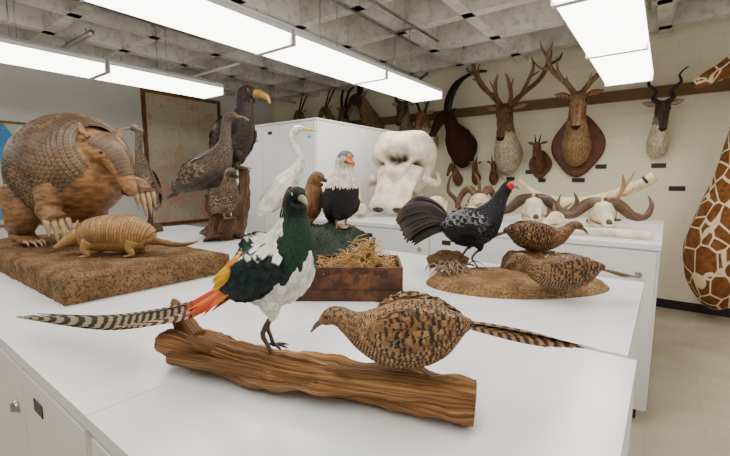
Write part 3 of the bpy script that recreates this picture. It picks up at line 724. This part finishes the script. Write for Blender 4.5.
# ------------------------------------------------------------------ armadillos
def armadillo(name,loc,rot,k,giant):
    m=MB(); sc_=M_scute if giant else M_scute2
    tan=(.40,.235,.11) if giant else (.5,.33,.15); SK=M_hide if giant else M_skin
    dk=(.30,.17,.08) if giant else (.45,.29,.13)
    if giant:
        sp=[(-.57,0,.24,.05,.06),(-.51,0,.32,.17,.18),(-.40,0,.42,.26,.29),(-.21,0,.50,.33,.37),(0,0,.56,.33,.36),(.14,0,.61,.29,.31),(.22,0,.64,.235,.245),(.26,0,.655,.17,.17)]
        hd=[(.12,0,.58,.2,.2),(.2,0,.62,.165,.165),(.28,0,.645,.125,.125),(.35,0,.62,.095,.095),(.41,0,.55,.07,.075),(.46,0,.46,.052,.055),(.50,0,.38,.042,.04),(.51,0,.355,.02,.02)]
    else:
        sp=[(-.235,0,.09,.03,.03),(-.21,0,.11,.065,.07),(-.13,0,.125,.095,.105),(-.02,0,.13,.1,.105),(.09,0,.125,.085,.095),(.15,0,.12,.06,.065)]
        hd=[(.12,0,.12,.05,.05),(.17,0,.12,.045,.045),(.21,0,.10,.036,.036),(.26,0,.07,.022,.022),(.30,0,.05,.013,.012)]
    body=[(x,y,z-(.03 if giant else .008),a*.93,b*.93) for x,y,z,a,b in sp]
    m.loft(body,SK,tan,n=24,sub=5)
    x0,x1=(-.32,.06) if giant else (-.12,.06)
    per=(.042 if giant else .022)
    def dsp(p,s,a):
        if x0<p.x<x1: return (.02 if giant else .006)*(((p.x-x0)/per)%1-.3)
        return .004*math.sin(s*240)*(1 if giant else .2)
    m.loft(sp,sc_,(1,1,1),n=44,sub=18,disp=dsp,th=(math.radians(-42 if giant else -22),math.radians(222 if giant else 202)))
    m.loft(hd,SK,tan,n=20,sub=5)
    hs=[(x,y,z+ (.006 if giant else .002),a*1.03,b*1.02) for x,y,z,a,b in hd[(2 if giant else 1):-2]]
    m.loft(hs,sc_,(1,1,1),n=20,sub=5,th=(.3,2.84) if giant else (.5,2.64))
    for sg in(-1,1):
        if giant: m.loft([(.27,sg*.10,.73,.02,.012),(.255,sg*.125,.77,.028,.012),(.24,sg*.13,.82,.01,.006)],SK,dk,n=10,sub=4); m.sphere((.365,sg*.088,.63),.011,M_gloss,(.01,.01,.01))
        else: m.loft([(.15,sg*.03,.15,.012,.006),(.145,sg*.04,.185,.018,.007),(.14,sg*.042,.21,.006,.003)],SK,tan,n=8,sub=4); m.sphere((.20,sg*.033,.115),.005,M_gloss,(.01,.01,.01))
    def leg(pts,cl,dr=(1,0,-.3),cc=(.55,.42,.26)):
        m.loft(pts,SK,dk if giant else tan,n=14,sub=5,disp=lambda p,s,a:(.012 if giant else .001)*fbm(p,25))
        f=V(pts[-1][:3]); d=V(dr).normalized(); sd=d.cross(V((0,0,1))).normalized()
        for i in range(4):
            o=(i-1.5)*pts[-1][3]*.55; L=cl*(1.25 if i in(1,2) else .8)
            a=f+sd*o; m.tube([(*a,cl*.17),(*(a+d*L*.6+V((0,0,cl*.12))),cl*.14),(*(a+d*L+V((0,0,-cl*.2))),cl*.02)],M_horn,cc,7,3)
    if giant:
        leg([(-.32,-.2,.36,.15,.15),(-.26,-.24,.22,.11,.11),(-.33,-.23,.1,.075,.08),(-.27,-.23,.05,.07,.045),(-.2,-.23,.035,.06,.03)],.07)
        leg([(-.32,.2,.36,.15,.15),(-.26,.24,.22,.11,.11),(-.33,.23,.1,.075,.08),(-.27,.23,.05,.07,.045),(-.2,.23,.035,.06,.03)],.07)
        leg([(.05,-.17,.46,.12,.13),(.07,-.24,.34,.09,.09),(.09,-.27,.26,.07,.07),(.16,-.27,.20,.07,.055)],.12,(.4,-.1,-.8),(.46,.33,.2))
        leg([(.15,.12,.5,.11,.12),(.25,.17,.42,.08,.08),(.36,.17,.40,.065,.065),(.42,.16,.36,.066,.055)],.12,(.4,-.15,-.9),(.46,.33,.2))
        m.loft([(-.55,0,.27,.09,.09),(-.64,0,.15,.06,.06),(-.70,0,.07,.04,.04),(-.74,0,.035,.015,.015)],M_scute,(1,1,1),n=14,sub=5)
    else:
        for sg in(-1,1):
            for xx,fo in((-.15,0),(.08,.01)):
                leg([(xx,sg*.06,.09,.035,.04),(xx+fo+.01,sg*.07,.05,.022,.024),(xx+fo-.005,sg*.07,.02,.015,.015),(xx+fo+.02,sg*.07,.008,.014,.007)],.022,(1,0,-.15))
        m.tube([(-.22,0,.09,.028),(-.30,-.01,.07,.02),(-.38,-.02,.055,.014),(-.46,-.01,.065,.008),(-.50,0,.08,.002)],M_scute2,(1,1,1),12,6,.1,16)
    m.build(name,loc,rot,k)
armadillo('giant_armadillo',(-3.12,1.01,1.175),14,.94,True)
armadillo('nine_banded_armadillo',(-2.52,.93,1.172),222,.98,False)

# ------------------------------------------------------------------ trophies
def ear(m,b,t,w,col,sg): 
    b=V((b[0],b[1]*sg,b[2]));t=V((t[0],t[1]*sg,t[2])); mid=(b+t)/2
    m.loft([(*b,w*.4,w*.4),(*mid,w*.45,w*1.0),(*t,w*.1,w*.1)],M_fur,col,n=10,sub=4,ref=(1,0,0))
    m.loft([(*(b+V((.012,0,0))),w*.2,w*.2),(*(mid+V((.012,0,0))),w*.38,w*.7),(*t,w*.05,w*.05)],M_fur,tuple(c*1.5 for c in col),n=8,sub=3,ref=(1,0,0))
def trophy(name,px,pz,k,col,fcol,horns,hcol,yaw=0,neck=1.0,plaque=False,ring=0,rf=0,chest=None,earl=.14,mz=None,ht=1.0):
    m=MB(); chest=chest or col; mz=mz or (.04,.03,.025)
    def zn(p,n):
        if p.z<.085 and p.x>.50: return M_fur,mz,mz
        if p.x>.36 and p.z<.30 and n.x>.2:
            q=.75 if abs(n.y)<.35 else 1; return M_fur,tuple(c*q for c in fcol),fcol
        if p.x>.33 and p.z>.25: return M_fur,fcol,fcol
        if p.z<.16: return M_fur,chest,chest
        return M_fur,col,col
    nk=neck
    m.loft([(0,0,-.10,.12*nk,.19*nk),(.04,0,-.08,.135*nk,.20*nk),(.12,0,-.01,.125*nk,.17*nk),(.20,0,.11,.10*nk,.13*nk),(.26,0,.22,.082,.10),(.31,0,.32,.078,.088),(.37,0,.365,.080,.084),(.43,0,.335,.074,.078),(.48,0,.26,.058,.064),(.525,0,.17,.044,.05),(.56,0,.09,.041,.043),(.572,0,.055,.028,.026)],M_fur,col,n=28,sub=7,zone=zn,disp=lambda p,s,a:.006*fbm(p,30)+(.01*fbm(V((p.x*25,p.y*25,p.z*6)),1) if p.z<.2 and p.x<.35 else 0))
    for sg in(-1,1):
        ear(m,(.335,.065,.40),(.30,.08+earl,.445),.036,col,sg)
        m.sphere((.445,sg*.062,.335),.018,M_gloss,(.008,.006,.005))
        m.sphere((.585,sg*.02,.095),.010,M_gloss,(.01,.01,.01))
        for hp in horns:
            m.tube([(.36+x,sg*(.035+y),.425+z,r*ht) for x,y,z,r in hp],M_horn,hcol,10,6,ring,rf)
    a0=math.radians(yaw)
    def df(p):
        t=max(p.x/.3,(p.z-.12)/.3); t=max(0,min(1,t)); t=t*t*(3-2*t)*a0
        x=p.x-.08; return V((.08+x*math.cos(t)-p.y*math.sin(t),x*math.sin(t)+p.y*math.cos(t),p.z))
    if yaw: m.deform(df)
    if plaque:
        vs=[];n=40
        for xx in(-.045,-.012,0):
            for j in range(n):
                t=2*math.pi*j/n; w=1+.06*math.cos(4*t); s_=.98 if xx==0 else 1.04
                vs.append((xx,.24*s_*w*math.cos(t),-.06+.31*s_*w*math.sin(t)))
        fs=[tuple(range(2*n,3*n))]
        for i in range(2):
            for j in range(n): a=i*n+j;b=i*n+(j+1)%n; fs.append((a,b,b+n,a+n))
        m.add(vs,fs,W_plq,(1,1,1),smooth=False)
    m.build(name,(px,YF-.012-(.045*k if plaque else 0),pz),-90,k)
W_plq=solid('walnut_plaque',(.15,.045,.015),.4,10,.2)
stag=[[(0,0,0,.022),(-.04,.08,.12,.02),(-.06,.2,.24,.018),(-.04,.26,.38,.016),(.0,.22,.52,.005)],[(0,.01,.03,.016),(.1,.05,.06,.012),(.18,.07,.14,.003)],[(-.05,.12,.17,.014),(.04,.16,.24,.01),(.1,.17,.34,.003)],[(-.05,.23,.28,.014),(-.06,.33,.30,.01),(-.06,.40,.38,.003)],[(-.02,.26,.38,.012),(-.02,.32,.48,.008),(0,.34,.56,.003)]]
cari=[[(0,0,0,.024),(-.12,.12,.14,.02),(-.2,.28,.30,.018),(-.18,.36,.5,.018),(-.08,.33,.68,.015),(.04,.24,.8,.004)],[(0,.01,.03,.018),(.12,.04,.1,.016),(.22,.03,.2,.014),(.26,.0,.28,.004)],[(.18,.04,.14,.012),(.26,.08,.22,.003)],[(-.08,.1,.1,.016),(.02,.18,.22,.014),(.1,.24,.34,.012),(.12,.22,.44,.004)],[(.05,.21,.27,.012),(.1,.3,.3,.003)],[(-.18,.34,.42,.014),(-.26,.44,.48,.01),(-.3,.47,.56,.003)],[(-.13,.36,.6,.013),(-.05,.45,.7,.01),(0,.47,.8,.003)],[(-.09,.33,.68,.012),(-.1,.24,.78,.01),(-.06,.18,.86,.003)],[(-.02,.29,.74,.012),(.08,.36,.8,.008),(.1,.38,.88,.003)]]
sable=[[(-.02,0,0,.034),(-.05,.03,.2,.032),(-.16,.05,.40,.028),(-.34,.07,.52,.022),(-.55,.09,.54,.014),(-.70,.1,.47,.003)]]
oryx=[[(-.02,.0,0,.022),(-.12,.03,.25,.02),(-.24,.07,.5,.014),(-.36,.1,.75,.003)]]
spir=[[(0,0,0,.026)]+[(-.02+.015*math.cos(i*1.5),.02+.016*i+.026*math.sin(i*1.5),.045*i,.026*(1-i/11)+.002) for i in range(1,10)]]
short=[[(0,.0,0,.016),(-.03,.015,.09,.013),(-.02,.03,.2,.003)]]
prong=[[(0,.01,0,.028),(.0,.06,.12,.024),(-.0,.10,.24,.016),(-.04,.07,.32,.004)],[(0,.05,.1,.016),(.06,.06,.15,.01),(.09,.06,.18,.003)]]
kudu=[[(0,0,0,.026)]+[(-.04-.03*i+.05*math.cos(i*1.1),.03+.026*i+.05*math.sin(i*1.1),.065*i,.026*(1-i/12)+.002) for i in range(1,11)]]
trophy('red_deer_head_mount',-1.01,2.14,1.25,(.34,.20,.10),(.40,.26,.15),stag,(.36,.25,.14),plaque=True,yaw=8,ht=1.3,neck=1.05,chest=(.42,.29,.17))
trophy('caribou_head_mount',-1.92,2.06,1.3,(.30,.20,.12),(.22,.14,.08),cari,(.26,.15,.08),neck=1.1,yaw=8,chest=(.60,.52,.40),ht=1.3)
trophy('sable_antelope_head_mount',-2.62,2.17,1.12,(.09,.035,.018),(.07,.036,.022),sable,(.025,.022,.02),yaw=-42,neck=1.3,ring=.06,rf=26,ht=1.1,mz=(.6,.55,.48))
trophy('pronghorn_head_mount',-3.22,2.3,.9,(.46,.28,.14),(.34,.2,.11),prong,(.06,.05,.045),yaw=-5,chest=(.66,.55,.40))
trophy('kudu_head_mount',-3.64,2.42,1.05,(.40,.32,.23),(.2,.14,.09),kudu,(.12,.09,.07),yaw=12)
trophy('roan_antelope_head_mount',-4.35,2.62,1.15,(.35,.24,.14),(.12,.08,.06),sable,(.05,.045,.04),yaw=-30,ring=.05,rf=20)
trophy('blackbuck_head_mount',-.13,2.10,.92,(.34,.27,.2),(.12,.085,.06),spir,(.06,.05,.042),yaw=6,neck=.9,chest=(.70,.62,.49),ring=.08,rf=20,ht=1.1)
trophy('dik_dik_head_mount',-1.48,1.86,.6,(.22,.13,.07),(.22,.13,.07),short,(.06,.05,.045),plaque=True,ht=1.3)
for i,(X,Z) in enumerate([(-2.72,1.64),(-2.42,1.66),(-2.14,1.66)]):
    trophy('duiker_head_mount'+('' if not i else '.%03d'%i),X,Z,.5,(.25,.14,.07),(.22,.13,.07),short,(.06,.05,.045),yaw=(-20,10,15)[i],ht=1.4)
for i,(X,Z,hh) in enumerate([(-5.35,2.66,oryx),(-5.0,2.6,sable),(-6.1,2.66,oryx)]):
    trophy('gazelle_head_mount'+('' if not i else '.%03d'%i),X,Z,.8,(.4,.28,.17),(.3,.2,.12),hh,(.04,.035,.03),yaw=(-10,15,0)[i],ring=.06,rf=20)
m=MB()
for X,Z,w in((-.10,1.78,.15),(.10,1.50,.16),(-.98,1.60,.16),(-.72,1.78,.13),(-1.62,1.72,.13),(-1.9,1.62,.12),(-1.45,1.60,.1)):
    m.box(X-w/2,X+w/2,YF-.012,YF-.003,Z-.028,Z+.028,S_label)
m.build('specimen_name_plates')

# ------------------------------------------------------------------ giraffe
m=MB()
gp=[(.64,5.97,.30,.12,.12),(.62,5.9,.36,.25,.2),(.60,5.86,.55,.34,.28),(.60,5.85,.85,.36,.31),(.65,5.82,1.2,.29,.28),(.70,5.8,1.6,.215,.225),(.74,5.75,2.05,.17,.185),(.77,5.65,2.45,.15,.165),(.76,5.55,2.66,.135,.14),(.70,5.5,2.78,.13,.13),(.58,5.46,2.77,.12,.12),(.44,5.42,2.68,.085,.09),(.30,5.38,2.60,.065,.07),(.23,5.36,2.56,.045,.045)]
gp=[(x-.08,y,z,a,b) for x,y,z,a,b in gp]
m.loft(gp,M_gir,(.7,.5,.3),n=44,sub=10,ref=(.35,1,0),disp=lambda p,s,a:.018*fbm(V((p.x*3,p.y*3,p.z*1.2)),1)+.004*math.sin(a*6+s*3))
for sg in(-1,1):
    m.tube([(.62,5.5+sg*.06,2.86,.028),(.65,5.5+sg*.075,2.96,.022),(.67,5.5+sg*.08,3.05,.026)],M_fur,(.12,.06,.03),10,3)
    m.loft([(.64,5.5+sg*.1,2.82,.03,.02),(.68,5.5+sg*.2,2.86,.05,.02),(.72,5.5+sg*.28,2.88,.01,.006)],M_fur,(.55,.35,.18),n=10,sub=4,ref=(0,0,1))
    m.sphere((.47,5.45+sg*.105,2.80),.022,M_gloss,(.01,.01,.01)); m.sphere((.17,5.365+sg*.035,2.585),.012,M_gloss,(.02,.01,.01))
for k in range(40):
    t=k/39; z=1.0+1.6*t; m.ribbon([(.64+.12*t+.2*(1-t),5.75,z,1),(.70+.12*t+.22*(1-t),5.74,z+.02,.6)],.05,M_fur,(.25,.1,.04),(.2,.1,.04),(0,1,0),2)
m.build('giraffe_neck_mount')

# ------------------------------------------------------------------ bones on rear cabinet
CAVITY_SHADE=(.12,.08,.05)  # shade of bone cavities, painted in as colour
def elephant_skull(name,loc,rot,k):
    m=MB(); B=(.84,.77,.64)
    nv=lambda *a:V(a).normalized()
    cav=[(nv(.72,-.80,-.25),-.60,.36),(nv(.72,.80,-.25),-.60,.36),(nv(1,0,.10),-.50,.26),(nv(1,.32,.18),-.42,.2),(nv(1,-.32,.18),-.42,.2),(nv(-.2,-.95,-.2),-.3,.4),(nv(-.2,.95,-.2),-.3,.4)]
    bmp=[(V((0,0,1)),-.16,.3),(nv(.25,-.5,.85),.12,.42),(nv(.25,.5,.85),.12,.42),(nv(.75,-.75,.22),.14,.16),(nv(.75,.75,.22),.14,.16),(nv(1,0,.55),.05,.25)]
    def dome(d):
        q=1.0
        for c,a,w in cav+bmp: q+=a*math.exp(-((d-c).length/w)**2)
        return q+.025*fbm(d,3)
    def dc(d):  # dome colour, with shade painted into orbits and nasal opening
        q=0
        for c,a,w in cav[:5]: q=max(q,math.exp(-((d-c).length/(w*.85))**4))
        return tuple(b*(1-q)+x*q for b,x in zip(B,CAVITY_SHADE))
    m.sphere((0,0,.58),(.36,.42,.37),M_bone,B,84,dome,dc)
    # fused tusk-socket plate running down and forward with a central groove
    def gr(p,s,a): return -.045*math.exp(-((a-math.pi/2)/.42)**2)+.012*fbm(p,8)+.006*math.sin(a*7)
    m.loft([(.13,0,.50,.27,.12),(.24,0,.38,.235,.10),(.34,0,.26,.215,.085),(.44,0,.15,.225,.08),(.50,0,.085,.235,.07),(.51,0,.075,.21,.055)],M_bone,B,n=40,sub=7,disp=gr)
    for sg in(-1,1):
        m.sphere((.505,sg*.115,.085),(.028,.07,.045),M_bone,CAVITY_SHADE,14)  # dark-coloured ends stand for the shade inside the tusk sockets
        m.loft([(.22,sg*.30,.42,.035,.05),(.14,sg*.38,.36,.028,.045),(-.04,sg*.40,.36,.026,.04),(-.2,sg*.34,.44,.03,.06)],M_bone,B,n=12,sub=5)
        for q in range(6): m.box(-.06+q*.045,-.02+q*.045,sg*.13-.035,sg*.13+.035,.10,.25,M_bone,(.55,.46,.32))
    m.loft([(-.02,0,.3,.2,.14),(-.04,0,.18,.17,.12),(-.05,0,.14,.15,.10)],M_bone,B,n=18,sub=4)
    m.loft([(-.28,0,.60,.24,.2),(-.26,0,.36,.22,.16),(-.2,0,.12,.17,.12),(-.18,0,.03,.13,.09)],M_bone,tuple(c*.85 for c in B),n=24,sub=5,disp=lambda p,s,a:.02*fbm(p,9))
    m.build(name,loc,rot,k)
elephant_skull('elephant_skull',(-2.52,4.14,1.206),-78,1.02)
def elephant_jaw(name,loc,rot,k):
    m=MB(); B=(.82,.75,.6)
    for sg in(-1,1):
        m.loft([(-.30,sg*.30,.50,.05,.06),(-.28,sg*.29,.42,.04,.09),(-.26,sg*.28,.25,.05,.13),(-.14,sg*.25,.12,.075,.10),(.05,sg*.17,.10,.085,.085),(.22,sg*.08,.10,.07,.07),(.33,0,.12,.05,.05),(.40,0,.15,.02,.02)],M_bone,B,n=20,sub=6,disp=lambda p,s,a:.01*fbm(p,9))
        for q in range(6): m.box(-.12+q*.045,-.085+q*.045,sg*(.235-q*.022)-.035,sg*(.235-q*.022)+.035,.14,.205,M_bone,(.5,.4,.26))
    m.build(name,loc,rot,k)
elephant_jaw('elephant_jaw_bone',(-2.80,3.42,1.206),-20,.8)
def skull(name,loc,rot,k,horns,hcol=(.1,.085,.07),tusk=False,ring=0):
    m=MB(); B=(.78,.69,.53)
    ev=(V((.45,.8,.25)).normalized(),V((.45,-.8,.25)).normalized())
    def hd(d):
        q=1.
        for c in ev: q-=.45*math.exp(-((d-c).length/.33)**2)
        return q
    def hc(d):  # skull colour, eye-socket shade painted in
        q=max(math.exp(-((d-c).length/.24)**4) for c in ev); return tuple(b*(1-q)+x*q for b,x in zip(B,CAVITY_SHADE))
    m.sphere((0,0,.16),(.15,.13,.12),M_bone,B,32,hd,hc)
    m.loft([(.05,0,.16,.11,.09),(.15,0,.13,.085,.07),(.27,0,.10,.06,.05),(.38,0,.075,.05,.035),(.42,0,.065,.03,.02)],M_bone,B,n=16,sub=5)
    m.loft([(.36,0,.10,.03,.02),(.41,0,.085,.03,.02),(.425,0,.075,.02,.015)],M_bone,CAVITY_SHADE,n=12,sub=3)  # nasal opening, its inner shade given as dark colour
    for sg in(-1,1):
        m.loft([(-.08,sg*.1,.13,.02,.05),(-.05,sg*.1,.05,.02,.03),(.1,sg*.06,.025,.018,.02),(.36,sg*.02,.02,.018,.018)],M_bone,B,n=10,sub=4)
        for h in horns: m.tube([(x,sg*y,z,r) for x,y,z,r in h],M_horn,hcol,12,6,ring,18)
        if tusk: m.tube([(.33,sg*.05,.08,.02),(.38,sg*.08,.16,.018),(.36,sg*.1,.24,.003)],M_bone,(.75,.68,.5),8,4)
    m.build(name,loc,rot,k)
buff=[[(-.02,.02,.25,.07),(-.03,.14,.24,.062),(0,.27,.13,.048),(.02,.38,.13,.035),(.0,.43,.24,.022),(-.03,.40,.34,.004)]]
ram=[[(-.03,.04,.25,.05),(-.12,.12,.33,.046),(-.2,.2,.25,.04),(-.12,.26,.12,.03),(.03,.28,.12,.022),(.06,.3,.22,.004)]]
skull('cape_buffalo_skull',(-1.0,4.0,1.204),-72,.85,buff,(.12,.075,.05))
skull('cape_buffalo_skull.001',(-.42,3.9,1.204),-75,.8,buff,(.19,.115,.065))
skull('bighorn_sheep_skull',(-1.66,4.35,1.204),-60,.9,ram,(.22,.13,.07),ring=.05)
skull('hippopotamus_skull',(-1.88,3.72,1.204),-60,.85,[],tusk=True)
skull('antelope_skull',(-1.42,3.52,1.204),-85,.6,[[(-.02,.04,.25,.03),(-.1,.1,.3,.022),(-.18,.12,.3,.004)]],(.3,.2,.12))
skull('antelope_skull.001',(-.72,3.6,1.204),-110,.5,[[(-.02,.04,.25,.03),(-.1,.1,.34,.022),(-.18,.16,.42,.004)]],(.2,.13,.08))
m=MB()
m.tube([(-1.35,4.72,1.60,.012),(-1.15,4.7,1.45,.035),(-.85,4.68,1.37,.05),(-.5,4.66,1.42,.055),(-.2,4.64,1.56,.05),(-.1,4.64,1.64,.047)],M_bone,(.84,.70,.48),16,8)
m.tube([(-.17,4.64,1.585,.053),(-.15,4.64,1.60,.052)],M_horn,(.06,.04,.03),16,1)
for X,Z in((-1.0,1.345),(-.4,1.41)): m.box(X-.02,X+.02,4.63,4.71,1.205,Z,W_frame); m.box(X-.06,X+.06,4.6,4.74,1.203,1.215,W_frame)
m.build('elephant_tusk')
m=MB(); m.tube([(-.78,3.22,1.232,.016),(-.55,3.26,1.232,.026),(-.3,3.29,1.234,.029),(-.05,3.27,1.230,.024)],M_bone,(.84,.76,.62),14,6); m.build('narrow_tusk')
m=MB()
for h in stag: m.tube([(x*1.0,y*.8,z*.8,r*1.2) for x,y,z,r in h],M_horn,(.5,.36,.2),8,5)
m.box(-.08,.08,-.08,.08,-.03,.0,W_frame)
m.build('shed_antler',(-.48,4.25,1.235),-60)
def horncluster(name,loc,col,paths):
    m=MB()
    for p in paths: m.tube(p,M_horn,col,10,6,.05,14)
    m.box(-.12,.12,-.06,.06,0,.02,W_frame); m.build(name,loc)
horncluster('mounted_horn_pair',(-2.0,4.68,1.204),(.22,.14,.08),[[(sg*.03,0,.02,.03),(sg*.1,0,.16,.028),(sg*.2,0,.26,.022),(sg*.18,0,.42,.014),(sg*.1,0,.5,.003)] for sg in(-1,1)])

# ------------------------------------------------------------------ camera / world
w=bpy.data.worlds.new('world'); sc.world=w; w.use_nodes=True
w.node_tree.nodes['Background'].inputs[0].default_value=(.8,.85,.9,1); w.node_tree.nodes['Background'].inputs[1].default_value=.3
cd=bpy.data.cameras.new('camera'); cam=bpy.data.objects.new('camera',cd); sc.collection.objects.link(cam); sc.camera=cam
cd.sensor_width=36; cd.lens=36*400/730; cd.clip_start=.02
F=V((-.596,.794,-.1187)).normalized(); R=F.cross(V((0,0,1))).normalized(); U=R.cross(F)
M=Matrix((( R.x,U.x,-F.x,0),(R.y,U.y,-F.y,0),(R.z,U.z,-F.z,1.6),(0,0,0,1)))
cam.matrix_world=M
print('verts',sum(len(o.data.vertices) for o in sc.objects if o.type=='MESH'))
